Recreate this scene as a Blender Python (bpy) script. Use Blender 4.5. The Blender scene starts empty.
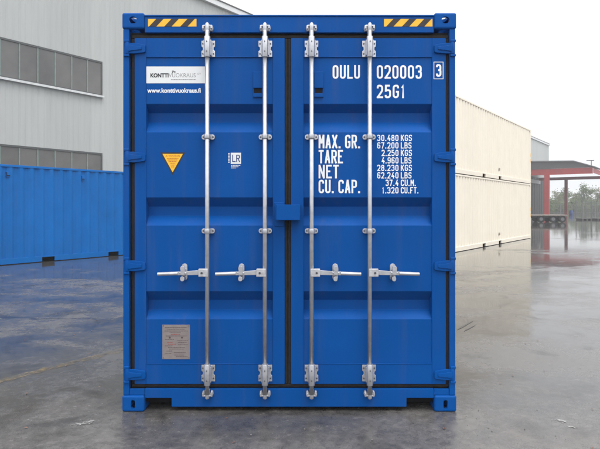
import bpy, bmesh, math, random
from mathutils import Vector, Matrix

random.seed(7)
R = math.radians
scene = bpy.context.scene
COL = scene.collection

# ------------------------------------------------------------------ camera
CAM_H = 1.492          # eye height
F = 540.0              # focal length in pixels of a 600 px wide picture
D0 = 3.93              # distance to the door end of the near container
cam_d = bpy.data.cameras.new('camera')
cam_d.sensor_fit = 'HORIZONTAL'
cam_d.sensor_width = 36.0
cam_d.lens = F / 600.0 * 36.0
cam_d.shift_y = -17.5 / 600.0
cam_d.clip_start = 0.05
cam_d.clip_end = 5000
cam = bpy.data.objects.new('camera', cam_d)
cam.location = (0, 0, CAM_H)
cam.rotation_euler = (R(90), 0, 0)
COL.objects.link(cam)
scene.camera = cam

# ------------------------------------------------------------------ overcast sky
SUN_EL, SUN_AZ = 66.0, 150.0      # azimuth clockwise from +Y
world = bpy.data.worlds.new('World')
scene.world = world
world.use_nodes = True
wn = world.node_tree
wn.nodes.clear()
sky = wn.nodes.new('ShaderNodeTexSky')
sky.sky_type = 'NISHITA'
sky.sun_disc = False
sky.sun_elevation = R(SUN_EL)
sky.sun_rotation = R(SUN_AZ)
sky.air_density = 1.0
sky.dust_density = 4.0
hs = wn.nodes.new('ShaderNodeHueSaturation')
hs.inputs['Saturation'].default_value = 0.12
mixw = wn.nodes.new('ShaderNodeMix')
mixw.data_type = 'RGBA'
mixw.inputs[0].default_value = 0.72
mixw.inputs[7].default_value = (15.6, 15.9, 16.4, 1)     # the even cloud deck
bg = wn.nodes.new('ShaderNodeBackground')
bg.inputs['Strength'].default_value = 0.1
wo = wn.nodes.new('ShaderNodeOutputWorld')
wn.links.new(sky.outputs[0], hs.inputs['Color'])
wn.links.new(hs.outputs[0], mixw.inputs[6])
# an overcast sky is about three times brighter overhead than at the horizon
wtc = wn.nodes.new('ShaderNodeTexCoord')
wsep = wn.nodes.new('ShaderNodeSeparateXYZ')
wn.links.new(wtc.outputs['Generated'], wsep.inputs[0])
wmr = wn.nodes.new('ShaderNodeMapRange')
wmr.inputs['From Min'].default_value = 0.0
wmr.inputs['From Max'].default_value = 1.0
wmr.inputs['To Min'].default_value = 0.60
wmr.inputs['To Max'].default_value = 2.1
wn.links.new(wsep.outputs['Z'], wmr.inputs['Value'])
wsc = wn.nodes.new('ShaderNodeVectorMath')
wsc.operation = 'SCALE'
wn.links.new(mixw.outputs[2], wsc.inputs[0])
wn.links.new(wmr.outputs['Result'], wsc.inputs['Scale'])
wn.links.new(wsc.outputs[0], bg.inputs['Color'])
wn.links.new(bg.outputs[0], wo.inputs['Surface'])

sun_d = bpy.data.lights.new('sun', 'SUN')
sun_d.energy = 0.9
sun_d.angle = R(22)
sun_d.color = (1.0, 0.97, 0.92)
sun = bpy.data.objects.new('sun', sun_d)
_a = R(SUN_AZ)
_dir = Vector((math.sin(_a) * math.cos(R(SUN_EL)), math.cos(_a) * math.cos(R(SUN_EL)), math.sin(R(SUN_EL))))
sun.rotation_euler = _dir.to_track_quat('Z', 'Y').to_euler()
sun.location = (5, -10, 30)
COL.objects.link(sun)

vs = scene.view_settings
vs.view_transform = 'Standard'
vs.look = 'None'
vs.exposure = 0.2
vs.gamma = 1.0
vs.use_curve_mapping = False
scene.render.engine = 'CYCLES'
scene.cycles.max_bounces = 8
scene.cycles.volume_bounces = 1

# ------------------------------------------------------------------ materials
def new_mat(name):
    m = bpy.data.materials.new(name)
    m.use_nodes = True
    nt = m.node_tree
    b = nt.nodes['Principled BSDF']
    return m, nt, b

def N(nt, kind, **kw):
    n = nt.nodes.new(kind)
    for k, v in kw.items():
        setattr(n, k, v)
    return n

def ramp(nt, fac, stops):
    r = nt.nodes.new('ShaderNodeValToRGB')
    els = r.color_ramp.elements
    while len(els) < len(stops):
        els.new(0.5)
    for e, (p, c) in zip(els, stops):
        e.position = p
        e.color = (c[0], c[1], c[2], 1) if not isinstance(c, (int, float)) else (c, c, c, 1)
    nt.links.new(fac, r.inputs[0])
    return r.outputs[0]

def noise(nt, vec, scale, detail=4, rough=0.55, dist=0.0):
    n = nt.nodes.new('ShaderNodeTexNoise')
    n.inputs['Scale'].default_value = scale
    n.inputs['Detail'].default_value = detail
    n.inputs['Roughness'].default_value = rough
    n.inputs['Distortion'].default_value = dist
    if vec is not None:
        nt.links.new(vec, n.inputs['Vector'])
    return n.outputs['Fac']

def mapping(nt, scale=(1, 1, 1), rot=(0, 0, 0), loc=(0, 0, 0), coord='Object'):
    tc = nt.nodes.new('ShaderNodeTexCoord')
    mp = nt.nodes.new('ShaderNodeMapping')
    mp.inputs['Scale'].default_value = scale
    mp.inputs['Rotation'].default_value = rot
    mp.inputs['Location'].default_value = loc
    nt.links.new(tc.outputs[coord], mp.inputs['Vector'])
    return mp.outputs[0]

def mixc(nt, fac, a, b):
    m = nt.nodes.new('ShaderNodeMix')
    m.data_type = 'RGBA'
    if isinstance(fac, (int, float)):
        m.inputs[0].default_value = fac
    else:
        nt.links.new(fac, m.inputs[0])
    for sock, v in ((m.inputs[6], a), (m.inputs[7], b)):
        if isinstance(v, (tuple, list)):
            sock.default_value = (v[0], v[1], v[2], 1)
        else:
            nt.links.new(v, sock)
    return m.outputs[2]

def math_n(nt, op, a, b=None, clamp=False):
    m = nt.nodes.new('ShaderNodeMath')
    m.operation = op
    m.use_clamp = clamp
    for i, v in enumerate((a, b)):
        if v is None:
            continue
        if isinstance(v, (int, float)):
            m.inputs[i].default_value = v
        else:
            nt.links.new(v, m.inputs[i])
    return m.outputs[0]

def bump(nt, b, height, strength, dist=0.002):
    bm_ = nt.nodes.new('ShaderNodeBump')
    bm_.inputs['Strength'].default_value = strength
    bm_.inputs['Distance'].default_value = dist
    nt.links.new(height, bm_.inputs['Height'])
    nt.links.new(bm_.outputs[0], b.inputs['Normal'])

def paint(name, c, rough=0.38, dirt=(0.10, 0.09, 0.08), dirt_amt=0.12, spec=0.4, var=0.10, orange=0.06):
    m, nt, b = new_mat(name)
    v = mapping(nt)
    n1 = noise(nt, v, 1.3, 4)
    c0 = tuple(x * (1 - var) for x in c)
    c1 = tuple(x * (1 + var) for x in c)
    base = ramp(nt, n1, [(0.3, c0), (0.7, c1)])
    vs_ = mapping(nt, scale=(14, 14, 0.9))
    st = noise(nt, vs_, 1.0, 5, 0.6)
    fine = noise(nt, v, 60, 3)
    mk = math_n(nt, 'MULTIPLY', ramp(nt, st, [(0.52, 0.0), (0.78, 1.0)]), fine)
    mk = math_n(nt, 'MULTIPLY', mk, dirt_amt * 2)
    col = mixc(nt, mk, base, dirt)
    nt.links.new(col, b.inputs['Base Color'])
    rr = ramp(nt, noise(nt, v, 9, 4), [(0.3, rough - 0.06), (0.7, rough + 0.08)])
    nt.links.new(rr, b.inputs['Roughness'])
    b.inputs['Specular IOR Level'].default_value = spec
    if orange > 0:
        bump(nt, b, math_n(nt, 'ADD', noise(nt, v, 6, 2), math_n(nt, 'MULTIPLY', noise(nt, v, 160, 2), 0.12)), orange, 0.006)
    return m

def plain(name, c, rough=0.5, spec=0.4, metal=0.0, var=0.12, scale=8.0):
    m, nt, b = new_mat(name)
    v = mapping(nt)
    n1 = noise(nt, v, scale, 5)
    base = ramp(nt, n1, [(0.3, tuple(x * (1 - var) for x in c)), (0.7, tuple(min(1, x * (1 + var)) for x in c))])
    nt.links.new(base, b.inputs['Base Color'])
    b.inputs['Roughness'].default_value = rough
    b.inputs['Specular IOR Level'].default_value = spec
    b.inputs['Metallic'].default_value = metal
    return m

M = {}
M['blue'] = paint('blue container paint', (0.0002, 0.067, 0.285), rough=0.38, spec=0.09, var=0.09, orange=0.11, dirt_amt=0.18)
M['blue_far'] = paint('blue container paint lit side', (0.0004, 0.120, 0.40), rough=0.5, var=0.10, spec=0.12)  # same blue, lightened in colour for how this side faces the light
M['cream'] = paint('cream container paint', (0.79, 0.725, 0.61), rough=0.5, dirt=(0.55, 0.48, 0.36), dirt_amt=0.01, spec=0.25, var=0.03)
def mat_cladding():
    m, nt, b = new_mat('pale grey profiled sheet')
    tc = nt.nodes.new('ShaderNodeTexCoord')
    sp = nt.nodes.new('ShaderNodeSeparateXYZ')
    nt.links.new(tc.outputs['Object'], sp.inputs[0])
    fl_ = math_n(nt, 'FLOOR', math_n(nt, 'MULTIPLY', sp.outputs['X'], 1 / 1.2))
    wn_ = nt.nodes.new('ShaderNodeTexWhiteNoise')
    wn_.noise_dimensions = '1D'
    nt.links.new(fl_, wn_.inputs['W'])
    base = ramp(nt, wn_.outputs['Value'], [(0.0, (0.375, 0.388, 0.380)), (1.0, (0.415, 0.428, 0.418))])
    st = noise(nt, mapping(nt, scale=(3.0, 3.0, 0.22)), 1.0, 6, 0.65)
    base = mixc(nt, ramp(nt, st, [(0.46, 0.0), (0.80, 0.30)]), base, (0.27, 0.265, 0.25))
    nt.links.new(base, b.inputs['Base Color'])
    b.inputs['Roughness'].default_value = 0.5
    b.inputs['Specular IOR Level'].default_value = 0.2
    return m
M['cladding'] = mat_cladding()
M['fascia'] = plain('white sheet trim', (0.62, 0.63, 0.63), 0.5, var=0.05)
M['roofing'] = plain('grey roof sheet', (0.15, 0.15, 0.15), 0.6)
M['sheet_dark'] = plain('dark grey edge sheet', (0.065, 0.062, 0.062), 0.6)
M['galv'] = plain('galvanised steel', (0.51, 0.515, 0.54), 0.27, 0.6, metal=0.65, var=0.12, scale=26)
M['galv_dull'] = plain('dull galvanised steel', (0.50, 0.50, 0.52), 0.38, 0.5, metal=0.4, var=0.22, scale=40)
M['bolt'] = plain('dark bolt steel', (0.10, 0.10, 0.11), 0.45, 0.5, metal=0.6)
M['rubber'] = plain('black brown door rubber', (0.009, 0.008, 0.008), 0.6, 0.12, var=0.3, scale=30)
M['rubber_lip'] = plain('dusty rubber lip', (0.017, 0.0145, 0.014), 0.6, 0.15, var=0.3, scale=30)
M['dark'] = plain('dark underside and shade', (0.015, 0.015, 0.017), 0.8, 0.1)  # underside colour, also painted shade in sill openings, cover slots and vents
M['white_letter'] = plain('white lettering film', (0.80, 0.81, 0.82), 0.45, 0.3, var=0.03, scale=60)
M['white_sticker'] = plain('white sticker film', (0.72, 0.73, 0.73), 0.35, 0.4, var=0.02, scale=20)
M['ink'] = plain('dark grey ink', (0.035, 0.035, 0.04), 0.5, 0.3, var=0.1)
M['ink_blue'] = plain('navy ink', (0.02, 0.045, 0.16), 0.5, 0.3, var=0.1)
M['ink_light'] = plain('light grey ink', (0.20, 0.20, 0.21), 0.5, 0.3, var=0.1)
M['yellow'] = plain('yellow warning film', (0.84, 0.47, 0.03), 0.4, 0.4, var=0.06, scale=25)
M['black_film'] = plain('black warning film', (0.030, 0.022, 0.022), 0.45, 0.4, var=0.2, scale=25)
M['orange_ink'] = plain('orange ink', (0.50, 0.12, 0.02), 0.5, 0.3)
M['plate'] = plain('etched data plate metal', (0.255, 0.222, 0.215), 0.42, 0.5, metal=0.25, var=0.10, scale=30)
M['plate_ink'] = plain('data plate print', (0.10, 0.07, 0.075), 0.5, 0.3)
M['plate_red'] = plain('data plate red print', (0.30, 0.07, 0.07), 0.5, 0.3)
M['red_steel'] = paint('red steel paint', (0.34, 0.024, 0.022), rough=0.5, dirt=(0.2, 0.1, 0.08), dirt_amt=0.2, spec=0.3, orange=0)
M['shaded_door'] = plain('industrial door with canopy shade', (0.022, 0.021, 0.023), 0.6)  # gate colour darkened to hold the shade of the interior under the canopy
M['tyre'] = plain('tyre rubber', (0.018, 0.018, 0.018), 0.8)
M['trailer_steel'] = plain('worn dark steel', (0.06, 0.055, 0.055), 0.6)
M['deck_wood'] = plain('worn deck boards', (0.20, 0.17, 0.15), 0.7, var=0.3)
M['wire'] = plain('grey rack wire', (0.16, 0.16, 0.17), 0.6, metal=0.3)
M['drum_blue'] = plain('blue plastic', (0.02, 0.08, 0.32), 0.4)
M['bark'] = plain('tree bark', (0.06, 0.05, 0.04), 0.9, 0.1, var=0.3)
M['concrete'] = plain('concrete base', (0.25, 0.24, 0.23), 0.8, 0.2, var=0.2)

def mat_leaf(name, a, b_):
    m, nt, b = new_mat(name)
    v = mapping(nt)
    c = ramp(nt, noise(nt, v, 1.2, 5), [(0.3, a), (0.7, b_)])
    nt.links.new(c, b.inputs['Base Color'])
    b.inputs['Roughness'].default_value = 0.7
    b.inputs['Specular IOR Level'].default_value = 0.2
    return m
M['leaf'] = mat_leaf('leaf green', (0.055, 0.085, 0.025), (0.10, 0.125, 0.04))
M['leaf_dry'] = mat_leaf('autumn leaf green', (0.075, 0.085, 0.028), (0.12, 0.12, 0.045))

def mat_glass():
    m, nt, b = new_mat('dusty factory glass')
    v = mapping(nt)
    c = ramp(nt, noise(nt, v, 0.6, 4), [(0.3, (0.085, 0.084, 0.083)), (0.7, (0.145, 0.142, 0.137))])
    nt.links.new(c, b.inputs['Base Color'])
    b.inputs['Roughness'].default_value = 0.28
    b.inputs['Specular IOR Level'].default_value = 0.4
    bump(nt, b, noise(nt, v, 1.1, 2), 0.25, 0.05)
    return m
M['glass'] = mat_glass()
M['mullion'] = plain('green grey window bar', (0.16, 0.22, 0.20), 0.5)
M['sash'] = plain('dark window surround', (0.07, 0.075, 0.075), 0.5)
M['sill'] = plain('white metal sill', (0.55, 0.56, 0.56), 0.45)

def mat_ground():
    m, nt, b = new_mat('wet asphalt')
    v = mapping(nt)
    vr = mapping(nt, rot=(0, 0, R(-53.8)), scale=(0.55, 1.0, 1.0))     # joints and runs lie along the yard
    big = noise(nt, vr, 0.17, 6, 0.55, 0.6)
    mid = noise(nt, vr, 0.62, 7, 0.62, 0.9)
    sml = noise(nt, v, 2.6, 7, 0.68, 0.5)
    fine = noise(nt, v, 16, 5, 0.65)
    grit = noise(nt, v, 120, 3, 0.7)
    # how wet: 1 = standing water, 0 = only damp
    wet = math_n(nt, 'ADD', math_n(nt, 'MULTIPLY', big, 0.42), math_n(nt, 'MULTIPLY', mid, 0.36))
    wet = math_n(nt, 'ADD', wet, math_n(nt, 'MULTIPLY', sml, 0.22))
    # the yard drains away from the containers: more standing water farther out
    sp = nt.nodes.new('ShaderNodeSeparateXYZ')
    nt.links.new(v, sp.inputs[0])
    mr = nt.nodes.new('ShaderNodeMapRange')
    mr.interpolation_type = 'SMOOTHSTEP'
    mr.inputs['From Min'].default_value = 5.0
    mr.inputs['From Max'].default_value = 26.0
    mr.inputs['To Min'].default_value = -0.012
    mr.inputs['To Max'].default_value = 0.075
    nt.links.new(sp.outputs['Y'], mr.inputs['Value'])
    wet = math_n(nt, 'ADD', wet, mr.outputs[0])
    pud = ramp(nt, wet, [(0.470, 0.0), (0.535, 1.0)])
    film = ramp(nt, wet, [(0.405, 0.0), (0.490, 1.0)])
    tex = math_n(nt, 'ADD', math_n(nt, 'MULTIPLY', fine, 0.42), math_n(nt, 'MULTIPLY', grit, 0.58))
    dry = ramp(nt, tex, [(0.36, (0.052, 0.049, 0.046)), (0.50, (0.105, 0.099, 0.093)), (0.66, (0.185, 0.173, 0.162))])
    wetc = ramp(nt, tex, [(0.36, (0.034, 0.033, 0.0325)), (0.52, (0.058, 0.0555, 0.054)), (0.68, (0.108, 0.102, 0.098))])
    c = mixc(nt, film, dry, wetc)
    # darker worn patches
    dk = ramp(nt, noise(nt, v, 1.7, 7, 0.66, 0.4), [(0.53, 0.0), (0.65, 0.62)])
    c = mixc(nt, dk, c, (0.022, 0.021, 0.021))
    # brownish silt patches
    silt = ramp(nt, noise(nt, v, 0.9, 6, 0.65), [(0.54, 0.0), (0.74, 0.32)])
    c = mixc(nt, silt, c, (0.115, 0.096, 0.080))
    # pale specks of crushed stone and old paint
    spk = ramp(nt, noise(nt, v, 55, 2, 0.7), [(0.72, 0.0), (0.78, 0.6)])
    c = mixc(nt, math_n(nt, 'MULTIPLY', spk, ramp(nt, mid, [(0.4, 0.0), (0.6, 1.0)])), c, (0.36, 0.33, 0.30))
    # dark hairline cracks
    vor = nt.nodes.new('ShaderNodeTexVoronoi')
    vor.feature = 'DISTANCE_TO_EDGE'
    vor.inputs['Scale'].default_value = 0.33
    vd = nt.nodes.new('ShaderNodeVectorMath')
    vd.operation = 'ADD'
    nz = nt.nodes.new('ShaderNodeTexNoise')
    nz.inputs['Scale'].default_value = 1.7
    nz.inputs['Detail'].default_value = 5
    sc = nt.nodes.new('ShaderNodeVectorMath')
    sc.operation = 'SCALE'
    sc.inputs['Scale'].default_value = 0.5
    nt.links.new(v, nz.inputs['Vector'])
    nt.links.new(nz.outputs['Color'], sc.inputs[0])
    nt.links.new(v, vd.inputs[0])
    nt.links.new(sc.outputs[0], vd.inputs[1])
    nt.links.new(vd.outputs[0], vor.inputs['Vector'])
    crack = ramp(nt, vor.outputs['Distance'], [(0.0, 1.0), (0.012, 0.0)])
    crack = math_n(nt, 'MULTIPLY', crack, ramp(nt, noise(nt, v, 0.35, 3), [(0.5, 0.0), (0.6, 0.8)]))
    c = mixc(nt, crack, c, (0.02, 0.019, 0.018))
    nt.links.new(c, b.inputs['Base Color'])
    rdry = ramp(nt, fine, [(0.3, 0.26), (0.7, 0.42)])
    r1 = mixc(nt, film, rdry, (0.15, 0.15, 0.15))
    r2 = mixc(nt, pud, r1, (0.055, 0.055, 0.055))
    nt.links.new(r2, b.inputs['Roughness'])
    b.inputs['IOR'].default_value = 1.36
    h = math_n(nt, 'ADD', math_n(nt, 'MULTIPLY', grit, 0.5), math_n(nt, 'MULTIPLY', fine, 0.6))
    inv = math_n(nt, 'SUBTRACT', 1.0, math_n(nt, 'MULTIPLY', film, 0.62))
    inv = math_n(nt, 'MULTIPLY', inv, math_n(nt, 'SUBTRACT', 1.0, math_n(nt, 'MULTIPLY', pud, 0.85)))
    hh = math_n(nt, 'MULTIPLY', h, inv)
    bump(nt, b, hh, 0.35, 0.004)
    return m
M['ground'] = mat_ground()

def mat_line():
    m, nt, b = new_mat('worn yellow line paint')
    v = mapping(nt)
    k = ramp(nt, noise(nt, v, 9, 8, 0.8), [(0.42, 0.0), (0.60, 0.55)])
    c = ramp(nt, noise(nt, v, 30, 4), [(0.3, (0.16, 0.115, 0.045)), (0.7, (0.32, 0.23, 0.09))])
    nt.links.new(c, b.inputs['Base Color'])
    b.inputs['Roughness'].default_value = 0.24
    tr = nt.nodes.new('ShaderNodeBsdfTransparent')           # bare asphalt where the paint has worn off
    mx = nt.nodes.new('ShaderNodeMixShader')
    nt.links.new(k, mx.inputs[0])
    nt.links.new(tr.outputs[0], mx.inputs[1])
    nt.links.new(b.outputs[0], mx.inputs[2])
    nt.links.new(mx.outputs[0], nt.nodes['Material Output'].inputs['Surface'])
    return m
M['line'] = mat_line()
M['old_white'] = plain('scraped white paint', (0.27, 0.265, 0.255), 0.5, var=0.35, scale=60)
M['tar'] = plain('tar smear', (0.018, 0.017, 0.017), 0.35, var=0.3)
M['pebble'] = plain('small stones', (0.12, 0.11, 0.10), 0.5, var=0.6, scale=6)
M['dead_leaf'] = plain('wet fallen leaf', (0.13, 0.06, 0.035), 0.4, var=0.5, scale=4)

# ------------------------------------------------------------------ mesh helper
class MB:
    """collects shapes and links them as one mesh object"""
    def __init__(self, mtx=None):
        self.bm = bmesh.new()
        self.M = mtx or Matrix.Identity(4)
    def v(self, p):
        return self.bm.verts.new(self.M @ Vector(p))
    def face(self, vs_, smooth=False):
        try:
            f = self.bm.faces.new(vs_)
            f.smooth = smooth
            return f
        except ValueError:
            return None
    def box(self, x0, x1, y0, y1, z0, z1):
        p = [self.v((x, y, z)) for z in (z0, z1) for y in (y0, y1) for x in (x0, x1)]
        for q in ((0, 2, 3, 1), (4, 5, 7, 6), (0, 1, 5, 4), (2, 6, 7, 3), (0, 4, 6, 2), (1, 3, 7, 5)):
            self.face([p[i] for i in q])
        return self
    def prism(self, poly, a0, a1, axis='y'):
        """poly in the other two axes (x,z for y; x,y for z; y,z for x)"""
        def mk(p, a):
            return {'y': (p[0], a, p[1]), 'z': (p[0], p[1], a), 'x': (a, p[0], p[1])}[axis]
        A = [self.v(mk(p, a0)) for p in poly]
        B = [self.v(mk(p, a1)) for p in poly]
        n = len(poly)
        self.face(A)
        self.face(B[::-1])
        for i in range(n):
            j = (i + 1) % n
            self.face([A[i], A[j], B[j], B[i]])
        return self
    def cyl(self, p0, p1, r0, r1=None, n=16, cap=True):
        r1 = r0 if r1 is None else r1
        p0, p1 = Vector(p0), Vector(p1)
        d = (p1 - p0).normalized()
        u = d.orthogonal().normalized()
        w = d.cross(u)
        A, B = [], []
        for i in range(n):
            a = 2 * math.pi * i / n
            o = u * math.cos(a) + w * math.sin(a)
            A.append(self.v(p0 + o * r0))
            B.append(self.v(p1 + o * r1))
        for i in range(n):
            j = (i + 1) % n
            self.face([A[i], A[j], B[j], B[i]], True)
        if cap:
            self.face(A[::-1])
            self.face(B)
        return self
    def tube(self, pts, rs, n=8):
        for (a, b), (ra, rb) in zip(zip(pts, pts[1:]), zip(rs, rs[1:])):
            self.cyl(a, b, ra, rb, n)
        return self
    def strip_wall(self, prof, z0, z1, thick):
        """prof: polyline in x,y; a sheet of that profile, standing, with a back face"""
        rows = []
        for x, y in prof:
            rows.append([self.v((x, y, z0)), self.v((x, y, z1)), self.v((x, y + thick, z0)), self.v((x, y + thick, z1))])
        for a, b in zip(rows, rows[1:]):
            self.face([a[0], b[0], b[1], a[1]])
            self.face([b[2], a[2], a[3], b[3]])
            self.face([a[1], b[1], b[3], a[3]])
            self.face([b[0], a[0], a[2], b[2]])
        for a in (rows[0], rows[-1]):
            self.face([a[0], a[1], a[3], a[2]])
        return self
    def build(self, name, mat, parent=None, bevel=0.0, segs=2, loc=None):
        bmesh.ops.recalc_face_normals(self.bm, faces=self.bm.faces)
        me = bpy.data.meshes.new(name)
        self.bm.to_mesh(me)
        self.bm.free()
        o = bpy.data.objects.new(name, me)
        COL.objects.link(o)
        if mat is not None:
            me.materials.append(mat)
        if parent is not None:
            o.parent = parent
        if loc is not None:
            o.location = loc
        if bevel > 0:
            bv = o.modifiers.new('bevel', 'BEVEL')
            bv.width = bevel
            bv.segments = segs
            bv.limit_method = 'ANGLE'
            bv.angle_limit = R(35)
        return o

def empty(name, loc=(0, 0, 0), rz=0.0):
    e = bpy.data.objects.new(name, None)
    e.empty_display_size = 0.3
    e.location = loc
    e.rotation_euler = (0, 0, rz)
    COL.objects.link(e)
    return e

def tag(o, label=None, cat=None, group=None, kind=None):
    if label: o['label'] = label
    if cat: o['category'] = cat
    if group: o['group'] = group
    if kind: o['kind'] = kind
    return o

def corr_profile(x0, x1, pitch, depth, y):
    """trapezoid ribs along x, outer face at y, going in by depth (towards +y)"""
    n = max(1, round((x1 - x0) / pitch))
    p = (x1 - x0) / n
    out = []
    for i in range(n):
        a = x0 + i * p
        out += [(a + p * 0.00, y), (a + p * 0.27, y), (a + p * 0.50, y + depth), (a + p * 0.77, y + depth)]
    out.append((x1, y))
    return out

# ------------------------------------------------------------------ setting: ground
YAW = math.atan2(0.807, 0.59)                      # the yard, its hall and containers run this way
g = MB()
g.box(-500, 500, -60, 700, -0.5, 0.0)
tag(g.build('ground', M['ground']), kind='structure')

# worn yellow line running past the near container
l0, l1 = Vector((-4.6, 1.85)), Vector((0.9, 9.38))
d = (l1 - l0).normalized()
n_ = Vector((-d.y, d.x)) * 0.060
ln = MB()
segs = 170
rnd = random.Random(3)
top, bot = [], []
for i in range(segs + 1):
    p = l0.lerp(l1, i / segs)
    top.append(p + n_ * rnd.uniform(0.55, 1.3))
    bot.append(p - n_ * rnd.uniform(0.55, 1.3))
for i in range(segs):
    ln.face([ln.v((*bot[i], 0.004)), ln.v((*bot[i + 1], 0.004)), ln.v((*top[i + 1], 0.004)), ln.v((*top[i], 0.004))])
tag(ln.build('yellow_line', M['line']), kind='structure')

# ------------------------------------------------------------------ letters drawn with strokes
GL = {
 'O': [('c', [(0, 0), (1, 0), (1, 1), (0, 1)], .5)],
 '0': [('c', [(0, 0), (1, 0), (1, 1), (0, 1)], .5)],
 'U': [('o', [(0, 1), (0, 0), (1, 0), (1, 1)], .5)],
 'L': [('o', [(0, 1), (0, 0), (1, 0)], 0)],
 '2': [('o', [(0, .76), (0, 1), (1, 1), (1, .56), (.02, 0)], [0, .5, .5, .28, 0]), ('o', [(0, 0), (1, 0)], 0)],
 '3': [('o', [(0, .80), (0, 1), (.97, 1), (.97, .53), (.35, .53)], [0, .5, .5, .4, 0]), ('o', [(.35, .53), (1, .53), (1, 0), (0, 0), (0, .21)], [0, .45, .5, .5, 0])],
 '5': [('o', [(.95, 1), (.06, 1), (.03, .48)], 0), ('o', [(.03, .52), (.2, .61), (1, .61), (1, 0), (0, 0), (0, .2)], [0, .15, .5, .5, .5, 0])],
 'G': [('o', [(1, .77), (1, 1), (0, 1), (0, 0), (1, 0), (1, .47), (.52, .47)], [0, .5, .5, .5, .5, 0, 0])],
 '1': [('o', [(.12, .80), (.55, 1), (.55, 0)], 0)],
 'M': [('o', [(0, 0), (0, 1)], 0), ('o', [(.03, 1), (.5, .34)], 0), ('o', [(.5, .34), (.97, 1)], 0), ('o', [(1, 1), (1, 0)], 0)],
 'A': [('o', [(0, 0), (.47, 1)], 0), ('o', [(.53, 1), (1, 0)], 0), ('o', [(.17, .27), (.83, .27)], 0)],
 'X': [('o', [(0, 0), (1, 1)], 0), ('o', [(0, 1), (1, 0)], 0)],
 'R': [('o', [(0, 0), (0, 1)], 0), ('o', [(.02, 1), (1, 1), (1, .48), (.02, .48)], [0, .45, .45, 0]), ('o', [(.5, .48), (1, 0)], 0)],
 'P': [('o', [(0, 0), (0, 1)], 0), ('o', [(.02, 1), (1, 1), (1, .45), (.02, .45)], [0, .45, .45, 0])],
 'T': [('o', [(0, 1), (1, 1)], 0), ('o', [(.5, 1), (.5, 0)], 0)],
 'E': [('o', [(1, 1), (0, 1), (0, 0), (1, 0)], 0), ('o', [(0, .52), (.86, .52)], 0)],
 'F': [('o', [(1, 1), (0, 1), (0, 0)], 0), ('o', [(0, .5), (.86, .5)], 0)],
 'N': [('o', [(0, 0), (0, 1)], 0), ('o', [(.02, 1), (.98, 0)], 0), ('o', [(1, 0), (1, 1)], 0)],
 'C': [('o', [(1, .75), (1, 1), (0, 1), (0, 0), (1, 0), (1, .25)], [0, .5, .5, .5, .5, 0])],
 '4': [('o', [(.62, 1), (.02, .30)], 0), ('o', [(0, .30), (1, .30)], 0), ('o', [(.74, .56), (.74, 0)], 0)],
 '6': [('c', [(0, 0), (1, 0), (1, .57), (0, .57)], .45), ('o', [(0, .3), (0, 1), (1, 1), (1, .80)], [0, .5, .5, 0])],
 '9': [('c', [(0, .43), (1, .43), (1, 1), (0, 1)], .45), ('o', [(1, .7), (1, 0), (0, 0), (0, .20)], [0, .5, .5, 0])],
 '8': [('c', [(0, 0), (1, 0), (1, .53), (0, .53)], .45), ('c', [(.04, .53), (.96, .53), (.96, 1), (.04, 1)], .45)],
 '7': [('o', [(0, 1), (1, 1)], 0), ('o', [(.97, 1), (.32, 0)], 0)],
 'K': [('o', [(0, 0), (0, 1)], 0), ('o', [(1, 1), (.03, .40)], 0), ('o', [(.38, .60), (1, 0)], 0)],
 'S': [('o', [(1, .79), (1, 1), (0, 1), (0, .53), (1, .49), (1, 0), (0, 0), (0, .21)], [0, .5, .5, .42, .42, .5, .5, 0])],
 'B': [('o', [(0, 0), (0, 1)], 0), ('o', [(.02, 1), (.94, 1), (.94, .53), (.02, .53)], [0, .42, .42, 0]), ('o', [(.02, 0), (1, 0), (1, .53), (.2, .53)], [0, .45, .45, 0])],
}

def rounded(pts, rad, closed):
    n = len(pts)
    out = []
    for i, p in enumerate(pts):
        r = rad[i] if isinstance(rad, list) else rad
        if (not closed and i in (0, n - 1)) or r <= 1e-6:
            out.append(p)
            continue
        a, c = pts[i - 1], pts[(i + 1) % n]
        v0, v1 = (a - p), (c - p)
        l = min(r, v0.length * 0.5, v1.length * 0.5)
        q0, q1 = p + v0.normalized() * l, p + v1.normalized() * l
        for k in range(7):
            t = k / 6
            out.append(q0 * (1 - t) ** 2 + p * 2 * t * (1 - t) * 0.86 + (q0 + q1) * t * (1 - t) * 0.14 + q1 * t * t)
    res = []
    for p in out:
        if not res or (p - res[-1]).length > 2e-4:
            res.append(p)
    if closed and (res[0] - res[-1]).length < 2e-4:
        res.pop()
    return res

def ribbon(mb, pts, closed, t, y, z_off=0):
    n = len(pts)
    L_, R_ = [], []
    for i, p in enumerate(pts):
        a = pts[i - 1] if (i > 0 or closed) else None
        c = pts[(i + 1) % n] if (i < n - 1 or closed) else None
        d0 = (p - a).normalized() if a is not None else None
        d1 = (c - p).normalized() if c is not None else None
        if d0 is None: d0 = d1
        if d1 is None: d1 = d0
        n0, n1 = Vector((-d0.y, d0.x)), Vector((-d1.y, d1.x))
        nn = n0 + n1
        if nn.length < 1e-4:
            nn = n0
        nn.normalize()
        k = 1 / max(0.66, nn.dot(n0))
        L_.append(p + nn * t / 2 * k)
        R_.append(p - nn * t / 2 * k)
    A = [mb.v((p.x, y, p.y)) for p in L_]
    B = [mb.v((p.x, y, p.y)) for p in R_]
    rng = range(n) if closed else range(n - 1)
    for i in rng:
        j = (i + 1) % n
        mb.face([A[i], B[i], B[j], A[j]])

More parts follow.
